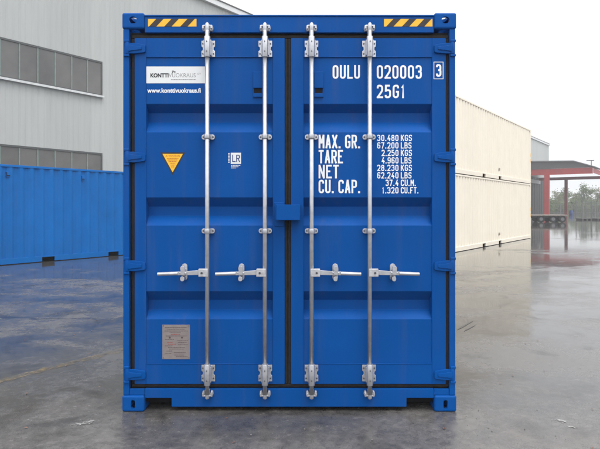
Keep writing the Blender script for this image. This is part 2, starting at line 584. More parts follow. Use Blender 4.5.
WID = {'1': .62, '.': .0, 'M': 1.12, 'T': 0.9, 'L': .9, 'E': .9, 'F': .9}
def stroke_text(mb, s, x0, z0, h, total_w, y, t=None, gap=0.42):
    """letters of height h whose whole run is total_w wide, bottom left at x0,z0"""
    t = t or h * 0.15
    units = 0.0
    for ch in s:
        units += (0.15 if ch == '.' else 0.5 if ch == ' ' else WID.get(ch, 1.0)) + gap
    units -= gap
    # whole width = units*W + strokes
    nstroke = sum(1 for ch in s if ch != ' ')
    W = (total_w - t * nstroke * 0.9) / units
    x = x0 + t / 2
    for ch in s:
        if ch == '.':
            mb.box(x - t / 2, x + t * 0.65, y - 0.0004, y, z0, z0 + t * 1.15)
            x += 0.15 * W + t * 0.9 + gap * W
            continue
        if ch == ' ':
            x += 0.5 * W + gap * W
            continue
        cw = WID.get(ch, 1.0) * W
        H = h - t
        for k, (kind, pts, rad) in enumerate(GL[ch]):
            P_ = [Vector((x + px * cw, z0 + t / 2 + pz * H)) for px, pz in pts]
            rr = [r * cw for r in rad] if isinstance(rad, list) else rad * cw
            P2 = rounded(P_, rr, kind == 'c')
            # extend plain stroke ends so that they finish flush
            if kind == 'o':
                ends = [(0, 1), (-1, -2)]
                for e, i in ends:
                    pe = pts[e]
                    if pe[1] in (0, 1) or pe[0] in (0, 1):
                        dv = (P2[e] - P2[i]).normalized()
                        if pe[1] in (0, 1) and abs(dv.y) > 0.5 or (pe[0] in (0, 1) and abs(dv.x) > 0.9):
                            P2[e] = P2[e] + dv * t / 2
            ribbon(mb, P2, kind == 'c', t, y - 0.00025 * (k + 1))
        x += cw + t * 0.9 + gap * W

def font_text(s, x0, z0, w, h, y, name, mat, parent, bold=0.0, ext=0.0):
    """typeset text fitted to width w and cap height h, facing -y"""
    cu = bpy.data.curves.new(name, 'FONT')
    cu.body = s
    cu.size = 1.0
    cu.offset = bold
    cu.resolution_u = 4
    o = bpy.data.objects.new(name, cu)
    COL.objects.link(o)
    dg = bpy.context.evaluated_depsgraph_get()
    me = bpy.data.meshes.new_from_object(o.evaluated_get(dg))
    bpy.data.objects.remove(o)
    xs = [v.co.x for v in me.vertices]
    a, b = min(xs), max(xs)
    ys = [v.co.y for v in me.vertices]
    base, topy = 0.0, max(ys)
    for v in me.vertices:
        v.co = Vector((x0 + (v.co.x - a) / (b - a) * w, y, z0 + (v.co.y - base) / (topy - base) * h))
    me.name = name
    me.materials.clear()
    me.materials.append(mat)
    r = bpy.data.objects.new(name, me)
    COL.objects.link(r)
    r.parent = parent
    return r

# ------------------------------------------------------------------ corner casting with real apertures
def stadium(cx, cz, w, h, n=8):
    """closed outline, w wide, h tall, round ends on the short sides"""
    pts = []
    if w >= h:
        r = h / 2
        for i in range(n + 1):
            a = -math.pi / 2 + math.pi * i / n
            pts.append((cx + w / 2 - r + r * math.cos(a), cz + r * math.sin(a)))
        for i in range(n + 1):
            a = math.pi / 2 + math.pi * i / n
            pts.append((cx - w / 2 + r + r * math.cos(a), cz + r * math.sin(a)))
    else:
        r = w / 2
        for i in range(n + 1):
            a = math.pi * i / n
            pts.append((cx + r * math.cos(a), cz + h / 2 - r + r * math.sin(a)))
        for i in range(n + 1):
            a = math.pi + math.pi * i / n
            pts.append((cx + r * math.cos(a), cz - h / 2 + r + r * math.sin(a)))
    return pts

def casting_mesh(front):
    """box of 0.162 x 0.178 x 0.118 centred at the origin, faces -y; hollow, holes in -y, both x and both z faces"""
    W_, D_, H_ = 0.162, 0.178, 0.118
    a = MB(); a.box(-W_/2, W_/2, -D_/2, D_/2, -H_/2, H_/2)
    body = a.build('corner_casting', None)
    bv = body.modifiers.new('bv', 'BEVEL'); bv.width = 0.015; bv.segments = 4
    cut = []
    c = MB(); c.box(-W_/2+.026, W_/2-.026, -D_/2+.026, D_/2-.026, -H_/2+.024, H_/2-.024); cut.append(c.build('cut', None))
    fw, fh = front
    c = MB(); c.prism(stadium(0, 0.004 if fw > 0.04 else -0.004, fw, fh), -D_, 0.0, 'y'); cut.append(c.build('cut', None))
    c = MB(); c.prism(stadium(0, 0, 0.079, 0.049), -W_, W_, 'x'); cut.append(c.build('cut', None))
    c = MB(); c.prism(stadium(0, 0, 0.0635, 0.124), -H_, H_, 'z'); cut.append(c.build('cut', None))
    for k in cut:
        b = body.modifiers.new('b', 'BOOLEAN'); b.operation = 'DIFFERENCE'; b.object = k; b.solver = 'EXACT'
    dg = bpy.context.evaluated_depsgraph_get()
    dg.update()
    me = bpy.data.meshes.new_from_object(body.evaluated_get(dg))
    for k in cut + [body]:
        bpy.data.objects.remove(k)
    me.name = 'corner_casting'
    return me
CAST_TOP = casting_mesh((0.058, 0.050))
CAST_LOW = casting_mesh((0.030, 0.066))

def casting(me, mat, parent, loc, rz=0.0):
    m2 = me.copy()
    m2.materials.clear()
    m2.materials.append(mat)
    o = bpy.data.objects.new('corner_casting', m2)
    COL.objects.link(o)
    o.parent = parent
    o.location = loc
    o.rotation_euler = (0, 0, rz)
    return o

# ------------------------------------------------------------------ body of a freight container
def container_body(root, L, H, mat, MX, pockets=(), near_end=False, posts_near=True, rz=0.0):
    """long sides along body x from 0 to L; MX places the body in the root's frame"""
    W = 2.438
    hw = W / 2
    for s in (-1, 1):
        def yy(a, b):          # a..b measured inward from the outer face
            return (-hw + a, -hw + b) if s < 0 else (hw - b, hw - a)
        # corrugated side
        sw = MB(MX)
        pr = corr_profile(0.13, L - 0.13, 0.278, 0.036, 0.0)
        sgn = 1 if s < 0 else -1
        pr = [(x, s * hw + sgn * (0.012 + y)) for x, y in pr]
        sw.strip_wall(pr, 0.155, H - 0.058, sgn * 0.003)
        sw.build('side_wall', mat, root)
        # top rail
        y0, y1 = yy(0.004, 0.064)
        tr = MB(MX); tr.box(0.176, L - 0.176, y0, y1, H - 0.066, H - 0.006)
        tr.build('top_rail', mat, root, 0.006)
        # bottom rail with fork pockets cut in
        y0, y1 = yy(0.002, 0.050)
        poly = [(0.176, 0.016)]
        for px in pockets:
            poly += [(px - .18, .016), (px - .18, .132), (px + .18, .132), (px + .18, .016)]
        poly += [(L - 0.176, 0.016), (L - 0.176, 0.158), (0.176, 0.158)]
        br = MB(MX); br.prism(poly, y0, y1, 'y')
        br.build('bottom_rail', mat, root, 0.003)
    # roof
    rf = MB(MX)
    rf.box(0.185, L - 0.185, -hw + 0.03, hw - 0.03, H - 0.040, H - 0.014)
    rf.box(0.02, 0.185, -hw + 0.17, hw - 0.17, H - 0.040, H - 0.014)
    rf.box(L - 0.185, L - 0.02, -hw + 0.17, hw - 0.17, H - 0.040, H - 0.014)
    rf.build('roof', mat, root)
    fl = MB(MX)
    fl.box(0.20, L - 0.20, -hw + 0.055, hw - 0.055, 0.13, 0.17)
    n = int(L / 0.42)
    for i in range(1, n):
        x = L * i / n
        if all(abs(x - p) > 0.25 for p in pockets):
            fl.box(x - 0.03, x + 0.03, -hw + 0.055, hw - 0.055, 0.03, 0.129)
    fl.build('floor', M['dark'], root)
    # end walls (corrugated) and their posts
    ends = [L] + ([0.0] if near_end else [])
    for e in ends:
        sg = -1 if e > 0 else 1
        ew = MB(MX @ Matrix.Translation((e, 0, 0)) @ Matrix.Rotation(R(90) * (1 if e > 0 else -1), 4, 'Z'))
        pr = corr_profile(-hw + 0.13, hw - 0.13, 0.25, 0.045, 0.015)
        ew.strip_wall([(x, y) for x, y in pr], 0.155, H - 0.10, 0.003)
        ew.build('end_wall', mat, root)
        eh = MB(MX)
        xa, xb = (e - 0.075, e - 0.006) if e > 0 else (0.006, 0.075)
        eh.box(xa, xb, -hw + 0.16, hw - 0.16, H - 0.10, H - 0.012)
        eh.build('end_rail', mat, root, 0.005)
        eh = MB(MX)
        eh.box(xa, xb, -hw + 0.16, hw - 0.16, 0.016, 0.155)
        eh.build('end_rail', mat, root, 0.005)
    for e in ([0, L] if posts_near else [L]):
        for s in (-1, 1):
            xa, xb = (0.006, 0.14) if e == 0 else (L - 0.14, L - 0.006)
            ya, yb = (-hw + 0.005, -hw + 0.10) if s < 0 else (hw - 0.10, hw - 0.005)
            cp = MB(MX); cp.box(xa, xb, ya, yb, 0.118, H - 0.118)
            cp.build('corner_post', mat, root, 0.008)
    for e in (0, L):
        for s in (-1, 1):
            for z, me in ((H - 0.059, CAST_TOP), (0.059, CAST_LOW)):
                if e == 0 and not near_end and not posts_near:
                    continue
                lx = 0.089 if e == 0 else L - 0.089
                p = MX @ Vector((lx, s * (hw - 0.081), z))
                # casting's -y face looks out of the end
                casting(me, mat, root, p, rz + (R(-90) if e == 0 else R(90)))

# ================================================================== NEAR BLUE CONTAINER
CX = (289.25 - 300) / F * D0
near = empty('shipping_container', (CX, D0, 0))
tag(near, 'tall blue container facing the camera with closed double doors, silver lock rods and white lettering', 'shipping container', 'blue shipping containers in the yard')
H0, L0 = 2.908, 6.058
HW = 1.219

def P(px, py, y=0.0):
    s = (D0 + y) / F
    return ((px - 300) * s - CX, CAM_H + (207 - py) * s)
def PX(px, y=0.0): return P(px, 0, y)[0]
def PZ(py, y=0.0): return P(0, py, y)[1]

MX = Matrix.Rotation(R(90), 4, 'Z')                 # body x -> +y
container_body(near, L0, H0, M['blue'], MX, pockets=(), near_end=False, posts_near=False, rz=R(90))
for s in (-1, 1):
    casting(CAST_TOP, M['blue'], near, (s * (HW - 0.081), 0.089, H0 - 0.059))
    casting(CAST_LOW, M['blue'], near, (s * (HW - 0.081), 0.089, 0.059))

YD = 0.022          # face of the door frames
YP = 0.029          # face of the door panels
YR = 0.096          # bottom of the pressed grooves

# posts at the door end
for s in (-1, 1):
    xo = s * (HW - 0.006)
    xi = s * (HW - 0.050)
    po = MB()
    po.box(min(xo, xi), max(xo, xi), 0.010, 0.12, 0.118, H0 - 0.118)
    po.build('corner_post', M['blue'], near, 0.005)

# header and sill
zt, zb = H0 - 0.026, PZ(32.6, 0.014)
hd = MB()
hd.box(-HW + 0.163, HW - 0.163, 0.014, 0.11, zb, zt)
hd.box(-HW + 0.163, HW - 0.163, 0.008, 0.11, zt, zt + 0.012)
hd.box(-HW + 0.052, HW - 0.052, 0.050, 0.118, zb - 0.06, zb - 0.001)
header = hd.build('header_rail', M['blue'], near, 0.003)

def sill_pt(px, py): return P(px, py, 0.014)
x0 = -HW + 0.163; x1 = HW - 0.163
za, zl, zn = PZ(388.8, .014), PZ(406.8, .014), PZ(398, .014)
na, nb = PX(171.5, .014), PX(406.5, .014)
sl = MB()
sl.prism([(x0, zn), (na, zn), (na, zl), (nb, zl), (nb, zn), (x1, zn), (x1, za), (x0, za)], 0.014, 0.030, 'y')
sl.box(x0, x1, 0.031, 0.11, za - 0.020, za - 0.002)
sl.box(na, nb, 0.031, 0.11, zl, zl + 0.012)
sl.box(-HW + 0.052, x0 - 0.002, 0.0145, 0.030, 0.1185, za)
sl.box(x1 + 0.002, HW - 0.052, 0.0145, 0.030, 0.1185, za)
sill = sl.build('door_sill', M['blue'], near, 0.003)
for qa, qb in ((x0 - 0.05, na + 0.02), (nb - 0.02, x1 + 0.05)):      # dark sheets standing in for the shade inside the two sill openings
    fp = MB(); fp.box(qa, qb, 0.115, 0.125, 0.03, zn + 0.03)
    fp.build('sill_opening_shade', M['dark'], sill)

# hazard stickers on the header
def hazard(px0, px1, flip):
    y = 0.0125
    a, b = PX(px0, y), PX(px1, y)
    t, q = PZ(18.9, y), PZ(26.6, y)
    h = MB(); h.box(a, b, y, y + 0.001, q, t)
    base = h.build('hazard_sticker', M['yellow'], header)
    tag(base, 'sticker with slanted yellow and black stripes')
    sl_ = (t - q) * 0.95
    w = b - a
    k = MB()
    def par(u0, u1):                                  # black bands leaning to the right, clipped to the sticker
        pts = [(u0, q), (u1, q), (u1 + sl_, t), (u0 + sl_, t)]
        poly = [(x, z) for x, z in pts]
        def clip(poly, xc, keep_gt):
            out = []
            for i in range(len(poly)):
                p_, r_ = poly[i], poly[(i + 1) % len(poly)]
                ip = (p_[0] >= xc) == keep_gt
                ir = (r_[0] >= xc) == keep_gt
                if ip: out.append(p_)
                if ip != ir:
                    tt = (xc - p_[0]) / (r_[0] - p_[0])
                    out.append((xc, p_[1] + (r_[1] - p_[1]) * tt))
            return out
        poly = clip(clip(poly, a, True), b, False)
        if len(poly) > 2:
            k.prism(poly, y - 0.0006, y - 0.0001, 'y')
    for f0 in ((0.02, 0.335, 0.665) if not flip else (0.045, 0.37, 0.68)):
        par(a + w * f0, a + w * (f0 + 0.15))
    k.build('black_stripes', M['black_film'], base)
hazard(148, 196.5, False)
hazard(384, 432.5, True)

# rubber gaskets
def gasket():
    outer = MB()
    zt_, zb_ = PZ(33.0, .03), PZ(388.6, .03)
    xl, xr = PX(128.2, .03), PX(451.2, .03)
    xdl, xdr = PX(134.6, YD), PX(445.9, YD)
    zdt, zdb = PZ(38.2, YD), PZ(384.0, YD)
    cl, cr = PX(284.7, YD), PX(291.0, YD)
    yb = 0.044
    # dark channel behind
    outer.box(xl, xr, yb, yb + 0.004, zdt - 0.02, zt_ + 0.004)
    outer.box(xl, xr, yb, yb + 0.004, zb_ - 0.004, zdb + 0.02)
    outer.box(xl, xdl + 0.02, yb, yb + 0.004, zdb + 0.0201, zdt - 0.0201)
    outer.box(xdr - 0.02, xr, yb, yb + 0.004, zdb + 0.0201, zdt - 0.0201)
    outer.box(cl - 0.01, cr + 0.01, yb, yb + 0.004, zdb + 0.0201, zdt - 0.0201)
    og = outer.build('door_gasket', M['rubber'], near)
    # dusty lips
    w = 0.024
    lips = []
    lips.append((xdl - w, xdr + w, 0.030, 0.0435, zdt + 0.001, zdt + w))
    lips.append((xdl - w, xdr + w, 0.030, 0.0435, zdb - w, zdb - 0.001))
    lips.append((xdl - w, xdl - 0.001, 0.030, 0.0435, zdb, zdt))
    lips.append((xdr + 0.001, xdr + w, 0.030, 0.0435, zdb, zdt))
    lips.append((cl + 0.001, (cl + cr) / 2 - 0.001, 0.029, 0.0435, zdb, zdt))
    lips.append(((cl + cr) / 2 + 0.0015, cr - 0.001, 0.030, 0.0435, zdb, zdt))
    for q in lips:
        lip = MB(); lip.box(*q)
        lip.build('gasket_lip', M['rubber_lip'], og, 0.004, 3)
gasket()

# door leaves: frame members and a pressed panel with three grooves
GROOVES = [(104.0, 113.2, 122.6, 132.2), (197.4, 206.6, 215.8, 225.4), (291.2, 299.8, 309.2, 319.0)]
def door(px0, px1, pa, pb):
    a, b = PX(px0, YD), PX(px1, YD)
    c, d_ = PX(pa, YD), PX(pb, YD)
    t, q = PZ(38.2, YD), PZ(384.0, YD)
    pt, pq = PZ(57.0, YD), PZ(363.8, YD)
    yb = 0.103
    m = MB()
    m.box(a, c, YD, yb, q, t)
    m.box(d_, b, YD, yb, q, t)
    m.box(c, d_, YD + 0.0005, yb, pt, t)
    m.box(c, d_, YD + 0.0005, yb, q, pq)
    prof = [(YP, pt)]
    for g0, g1, g2, g3 in GROOVES:
        prof += [(YP, PZ(g0, YP)), (YR, PZ(g1, YR)), (YR, PZ(g2, YR)), (YP, PZ(g3, YP))]
    prof.append((YP, pq))
    A = [m.v((c, y, z)) for y, z in prof]
    B = [m.v((d_, y, z)) for y, z in prof]
    for i in range(len(prof) - 1):
        m.face([A[i], B[i], B[i + 1], A[i + 1]])
    # back sheet
    m.box(c, d_, yb - 0.004, yb, pq, pt)
    return m.build('door', M['blue'], near, 0.0018, 1)
door_l = door(134.6, 284.7, 146.0, 272.8)
door_r = door(291.0, 445.9, 303.6, 432.0)

# weld bead round each panel (thin paint-filled fillet)
def weld(dr, pa, pb):
    y = YD - 0.0005
    c, d_ = PX(pa, YD), PX(pb, YD)
    pt, pq = PZ(57.0, YD), PZ(363.8, YD)
    for zz in (pt, pq):
        w = MB(); w.cyl((c, y + 0.001, zz), (d_, y + 0.001, zz), 0.003, n=8)
        w.build('weld_seam', M['blue'], dr)
weld(door_l, 146.0, 272.8)
weld(door_r, 303.6, 432.0)

# hinges
def hinge(dr, side, py):
    y0, y1 = -0.004, YD - 0.001
    def q(px, dy): return P(px, py + dy, 0.0)
    if side < 0:
        X_ = lambda u: 123.6 + u
    else:
        X_ = lambda u: 456.0 - u
    m = MB()
    poly = [q(X_(3.6), -5.2), q(X_(9.5), -5.4), q(X_(20.6), -3.6), q(X_(21.4), -2.4), q(X_(21.4), 3.2), q(X_(20.2), 4.3), q(X_(9.5), 5.4), q(X_(3.6), 5.0)]
    m.prism(poly, y0 + 0.008, y1, 'y')
    # raised web on the blade
    poly = [q(X_(4.4), -3.4), q(X_(10), -2.2), q(X_(18.0), -1.4), q(X_(18.0), 1.6), q(X_(10), 2.4), q(X_(4.4), 3.4)]
    m.prism(poly, y0 + 0.001, y0 + 0.0079, 'y')
    # knuckle and the lugs on the post
    xk = q(X_(3.4), 0)[0]
    m.cyl((xk, 0.012, q(0, 5.9)[1]), (xk, 0.012, q(0, -5.9)[1]), 0.0165, n=14)
    hb = m.build('hinge', M['blue'], dr, 0.0025)
    xa, xb = sorted((q(X_(0.0), 0)[0], q(X_(5.4), 0)[0]))
    for d0, d1 in ((-6.0, -8.6), (8.4, 6.0)):
        l = MB()
        l.box(xa, xb, -0.002, 0.03, q(0, d0)[1] + 0.0005, q(0, d1)[1] - 0.0005)
        l.build('hinge_lug', M['blue'], near, 0.003)
for py in (48.0, 157.0, 266.0, 375.0):
    hinge(door_l, -1, py)
    hinge(door_r, 1, py)

# lock rods with brackets, cams, handles
YROD = -0.030
def rod(px, hand):
    """hand -1: handle points left, +1: right"""
    x = PX(px, YROD)
    def z(py, y=YROD): return PZ(py, y)
    r = MB()
    r.cyl((x, YROD, z(394.5)), (x, YROD, z(30.5)), 0.0160, n=20)
    ro = r.build('lock_rod', M['galv'], near)
    k = (D0 + YROD) / F
    def bolt(parent, bx, bz, y, rad=0.0055):
        mb = MB()
        mb.cyl((bx, y, bz), (bx, y - 0.005, bz), rad, n=8)
        mb.build('bolt', M['bolt'], parent)
    # big bearing brackets top and bottom
    for (pa, pb, top) in ((39.0, 55.4, True), (366.6, 383.2, False)):
        b = MB()
        za_, zb_ = z(pb), z(pa)
        zm = (za_ + zb_) / 2
        hw_ = 6.9 * k
        hh = (zb_ - za_) / 2
        nt_ = 0.010
        poly = [(x - hw_, za_), (x + hw_, za_), (x + hw_, zm - hh * .28), (x + hw_ - nt_, zm - hh * .16), (x + hw_ - nt_, zm + hh * .16), (x + hw_, zm + hh * .28),
                (x + hw_, zb_), (x - hw_, zb_), (x - hw_, zm + hh * .28), (x - hw_ + nt_, zm + hh * .16), (x - hw_ + nt_, zm - hh * .16), (x - hw_, zm - hh * .28)]
        b.prism(poly, YD - 0.010, YD - 0.0005, 'y')
        b.box(x - 0.028, x + 0.028, YROD + 0.004, YD - 0.0101, za_ + 0.004, zb_ - 0.004)
        b.cyl((x, YROD, za_ - 0.014), (x, YROD, zb_ + 0.018), 0.0235, n=20)
        bo = b.build('rod_bearing', M['galv'], ro, 0.002)
        q = ro
        for sx in (-1, 1):
            for fz in (-.62, .62):
                bolt(q, x + sx * 0.039, zm + fz * hh, YD - 0.010)
        bolt(q, x, zm + hh * .6, YROD - 0.0225, 0.0045)
        bolt(q, x, zm - hh * .6, YROD - 0.0225, 0.0045)
    # guide clamps half way
    for pc in (136.4, 231.2):
        b = MB()
        zc = z(pc)
        hw_ = 6.7 * k
        hh = 2.6 * k
        pts = []
        for i in range(7):
            a = -math.pi / 2 + math.pi * i / 6
            pts.append((x + hw_ - hh * .8 + hh * .8 * math.cos(a), zc + hh * math.sin(a)))
        for i in range(7):
            a = math.pi / 2 + math.pi * i / 6
            pts.append((x - hw_ + hh * .8 + hh * .8 * math.cos(a), zc + hh * math.sin(a)))
        b.prism(pts, YD - 0.012, YP - 0.0005, 'y')
        b.box(x - 0.0225, x + 0.0225, YROD - 0.002, YD - 0.0121, zc - hh * .92, zc + hh * .92)
        b.cyl((x, YROD, zc - hh * .92), (x, YROD, zc + hh * .92), 0.0222, n=18)
        bo = b.build('rod_guide', M['galv'], ro, 0.0015)
        q = ro
        bolt(q, x - hw_ + 0.014, zc, YD - 0.012, 0.0065)
        bolt(q, x + hw_ - 0.014, zc, YD - 0.012, 0.0065)
    # cams and keepers at both ends
    for (pe, up) in ((27.2, 1), (394.6, -1)):
        zc = z(pe)
        yk = 0.0135
        b = MB()
        # keeper: two claws welded to the rail
        for sx in (-1, 1):
            pts = [(x + sx * 0.014, zc - 0.020), (x + sx * 0.034, zc - 0.022), (x + sx * 0.040, zc - 0.004), (x + sx * 0.037, zc + 0.016), (x + sx * 0.024, zc + 0.022), (x + sx * 0.021, zc + 0.006), (x + sx * 0.012, zc - 0.004)]
            b.prism(pts, yk - 0.030, yk, 'y')
        b.box(x - 0.013, x + 0.013, yk - 0.010, yk, zc - 0.030, zc + 0.030)
        ko = b.build('cam_keeper', M['galv_dull'], near, 0.002)
        c = MB()
        c.cyl((x, YROD, zc - 0.028), (x, YROD, zc + 0.024), 0.0155, n=16)
        c.box(x - 0.030, x + 0.030, YROD - 0.004, YROD + 0.012, zc - 0.003 + 0.009 * up, zc + 0.007 + 0.009 * up)
        c.box(x - 0.036, x - 0.024, YROD - 0.006, YROD + 0.024, zc - 0.012, zc + 0.012)
        c.box(x + 0.024, x + 0.036, YROD - 0.006, YROD + 0.024, zc - 0.010, zc + 0.015)
        c.cyl((x, YROD, zc + 0.020 * up), (x, YROD, zc + 0.032 * up), 0.010, n=10)
        c.build('cam', M['galv'], ro, 0.002)
    # handle
    y = YROD
    zc = z(272.4)
    def hx(u): return x + hand * u * k
    hb = MB()
    xa, xb = sorted((hx(-1.2), hx(8.4)))
    hb.box(xa, xb, y - 0.021, y + 0.017, zc - 0.030, zc + 0.028)
    hub = hb.build('handle_hub', M['galv_dull'], ro, 0.004)
    q = MB()
    q.cyl((hx(5.0), y - 0.021, zc - 0.002), (hx(5.0), y - 0.026, zc - 0.002), 0.008, n=10)
    q.build('bolt', M['bolt'], ro)
    ha = MB()
    yh = y - 0.008
    top = [(8.0, .017), (18, .0145), (26, .012), (30, .013), (49.2, .013)]
    low = [(49.2, -.015), (30, -.015), (26, -.014), (18, -.016), (8.0, -.017)]
    drop = lambda u: -0.0105 * max(0, (u - 8) / 41)
    ha.prism([(hx(u), zc + w + drop(u)) for u, w in top + low], yh - 0.005, yh + 0.005, 'y')
    ha.cyl((hx(29), yh, zc + drop(30) - 0.001), (hx(49.4), yh, zc + drop(49) - 0.001), 0.0142, 0.0142, n=12)
    ha.build('door_handle', M['galv'], ro, 0.0025)
    # handle retainer with swinging catch
    c = MB()
    xr = hx(24.0)
    pl = stadium(xr, zc - 0.002, 0.040, 0.122)
    c.prism(pl, YD - 0.009, YP - 0.0005, 'y')
    c.box(xr - 0.012, xr + 0.012, yh + 0.0055, YD - 0.0091, zc - 0.025, zc + 0.020)
    co = c.build('handle_retainer', M['galv_dull'], near, 0.002)
    e = MB()
    e.prism(stadium(xr + 0.001, zc + 0.030, 0.034, 0.040), yh - 0.022, yh - 0.0055, 'y')
    e.prism(stadium(xr - 0.002, zc - 0.044, 0.030, 0.036), yh - 0.018, YD - 0.0091, 'y')
    e.prism([(xr - 0.016, zc - 0.014), (xr + 0.015, zc - 0.016), (xr + 0.019, zc + 0.024), (xr - 0.013, zc + 0.026)], yh - 0.021, yh - 0.0052, 'y')
    e.cyl((xr - 0.026, yh - 0.012, zc + 0.003), (xr + 0.027, yh - 0.012, zc - 0.004), 0.0055, n=8)
    e.build('catch', M['galv'], co, 0.003)
for px, hand in ((207.2, -1), (264.9, -1), (311.6, 1), (369.8, 1)):
    rod(px, hand)

# lock box over the joint of the doors
lb = MB()
ya = -0.075
A = P(276.2, 204.6, ya); B = P(300.0, 220.2, ya)
lb.box(A[0], B[0], ya, ya + 0.006, B[1], A[1])
lb.box(A[0], B[0], ya + 0.0061, YD - 0.001, A[1] - 0.006, A[1])
lb.box(A[0], A[0] + 0.006, ya + 0.0061, YD - 0.02, B[1], A[1] - 0.0061)
lb.box(B[0] - 0.006, B[0], ya + 0.0061, YD - 0.001, B[1], A[1] - 0.0061)
lb.build('lock_box', M['blue'], door_r, 0.004)
lp = MB()
A = P(274.2, 202.4, YD); B = P(284.0, 226.4, YD)
lp.box(A[0], B[0], YD - 0.010, YD - 0.0005, B[1], A[1])
lp.box(A[0] + 0.012, B[0] - 0.004, YD - 0.06, YD - 0.0101, B[1] + 0.05, B[1] + 0.12)
lp.build('lock_lug', M['blue'], door_l, 0.003)

# small pocket covers near the top, half hidden by the inner rods
def pocket(dr, p0, p1):
    y = YP
    a, b = PX(p0, y), PX(p1, y)
    m = MB()
    m.box(a, b, y - 0.014, y - 0.0005, PZ(88.4, y), PZ(72.2, y))
    m.box(a, b, y - 0.014, y - 0.0005, PZ(97.4, y), PZ(93.6, y))
    m.box(a, a + 0.006, y - 0.008, y - 0.0005, PZ(93.5, y), PZ(88.5, y))
    m.box(b - 0.006, b, y - 0.008, y - 0.0005, PZ(93.5, y), PZ(88.5, y))
    o = m.build('vent_cover', M['blue'], dr, 0.0025)
    s = MB()  # dark strip painted as the shaded hole below the cover
    s.box(a + 0.0065, b - 0.0065, y - 0.0035, y - 0.0005, PZ(93.4, y), PZ(88.6, y))
    s.build('slot_shade', M['dark'], o)
pocket(door_l, 253.2, 262.6)
pocket(door_r, 314.2, 323.4)

# ---- white lettering
YT = YP - 0.0010
def letters(dr, items, t_k=0.15, gap=0.42):
    for s, px0, px1, py0, py1, kk in items:
        m = MB()
        a, zb_ = P(px0, py1, YT)
        b, zt_ = P(px1, py0, YT)
        stroke_text(m, s, a, zb_, zt_ - zb_, b - a, YT, (zt_ - zb_) * kk, gap)
        m.build('lettering', M['white_letter'], dr)
letters(door_r, [('OULU', 332.6, 359.8, 65.2, 78.8, .138), ('020003', 376.8, 421.6, 65.2, 78.8, .138), ('25G1', 376.8, 405.0, 84.8, 98.2, .138)])
letters(door_r, [('MAX. GR.', 318.6, 360.2, 134.8, 148.4, .132), ('TARE', 318.6, 342.8, 150.0, 163.4, .132),
                 ('NET', 318.6, 338.6, 164.8, 178.4, .132), ('CU. CAP.', 318.6, 360.2, 179.8, 193.2, .132)], gap=0.36)
rows = [('30.480', 377.2, 398.4, 'KGS', 411.8), ('67.200', 377.2, 398.4, 'LBS', 411.4), ('2.250', 381.6, 398.4, 'KGS', 411.8), ('4.960', 381.6, 398.4, 'LBS', 411.4),
        ('28.230', 377.2, 398.4, 'KGS', 411.8), ('62.240', 377.2, 398.4, 'LBS', 411.4), ('37.4', 385.6, 398.4, 'CU.M.', 415.8), ('1.320', 382.0, 398.4, 'CU.FT.', 418.4)]
it = []
for i, (nbr, a, b, un, ub) in enumerate(rows):
    y0 = 134.8 + i * 7.48
    it.append((nbr, a, b, y0, y0 + 6.3, .15))
    it.append((un, 400.8, ub, y0, y0 + 6.3, .15))
letters(door_r, it)
# check digit in its frame (on the door stile)
m = MB()
yt = YD - 0.0010
a, zb_ = P(436.0, 76.8, yt); b, zt_ = P(441.2, 64.2, yt)
stroke_text(m, '3', a, zb_, zt_ - zb_, b - a, yt, (zt_ - zb_) * .15)
a, zb_ = P(433.6, 79.2, yt); b, zt_ = P(443.4, 61.8, yt)
w = 0.0045
m.box(a, b, yt - .0004, yt, zt_ - w, zt_)
m.box(a, b, yt - .0004, yt, zb_, zb_ + w)
m.box(a, a + w, yt - .0004, yt, zb_ + w, zt_ - w)
m.box(b - w, b, yt - .0004, yt, zb_ + w, zt_ - w)
m.build('lettering', M['white_letter'], door_r)

# ---- stickers on the left door
def plate(dr, name, px0, px1, py0, py1, mat, th=0.001, y=YP):
    a, zb_ = P(px0, py1, y); b, zt_ = P(px1, py0, y)
    m = MB(); m.box(a, b, y - th - 0.0002, y - 0.0002, zb_, zt_)
    return m.build(name, mat, dr), (a, b, zb_, zt_, y - th - 0.0006)
def txt(s, px0, px1, py_top, py_base, y, mat, parent, bold=0.0):
    a, zb_ = P(px0, py_base, y); b, zt_ = P(px1, py_top, y)
    return font_text(s, a, zb_, b - a, zt_ - zb_, y, 'printing', mat, parent, bold)
st, (a, b, zb_, zt_, ys) = plate(door_l, 'name_sticker', 146.3, 205.6, 66.6, 83.4, M['white_sticker'])
txt('KONTTI', 150.4, 168.6, 73.3, 77.3, ys, M['ink'], door_l, 0.045)
txt('VUOKRAUS', 168.8, 195.6, 73.3, 77.3, ys, M['ink_light'], door_l, -0.008)
txt('OY', 197.4, 200.8, 73.0, 74.8, ys, M['ink_light'], door_l)
m = MB()                                             # little twig emblem and faint tagline
for (cx_, cy_, w_, h_) in ((173.0, 71.2, 2.0, 1.0), (174.8, 72.0, 1.6, 1.2), (172.6, 72.6, 1.2, 0.8)):
    c_ = P(cx_, cy_, ys); s_ = (D0 + ys) / F
    m.prism(stadium(c_[0], c_[1], w_ * s_, h_ * s_), ys - 0.0004, ys, 'y')
m.build('printing', M['ink'], door_l)
def dashes(dr, spans, mat, y, th):
    s_ = (D0 + y) / F
    rd = random.Random(11)
    for px0, px1, py in spans:
        m = MB()
        x = px0
        while x < px1:
            w_ = rd.uniform(0.5, 1.7)
            a_, z_ = P(x, py, y); b2, _ = P(min(x + w_, px1), py, y)
            m.box(a_, b2, y - 0.0003, y, z_ - th * s_ / 2, z_ + th * s_ / 2)
            x += w_ + 0.35
        m.build('printing', mat, dr)
dashes(door_l, [(171, 196, 79.6)], M['ink_light'], ys, 0.55)
txt('www.konttivuokraus.fi', 147.2, 200.8, 88.0, 92.6, YT, M['white_letter'], door_l, 0.03)

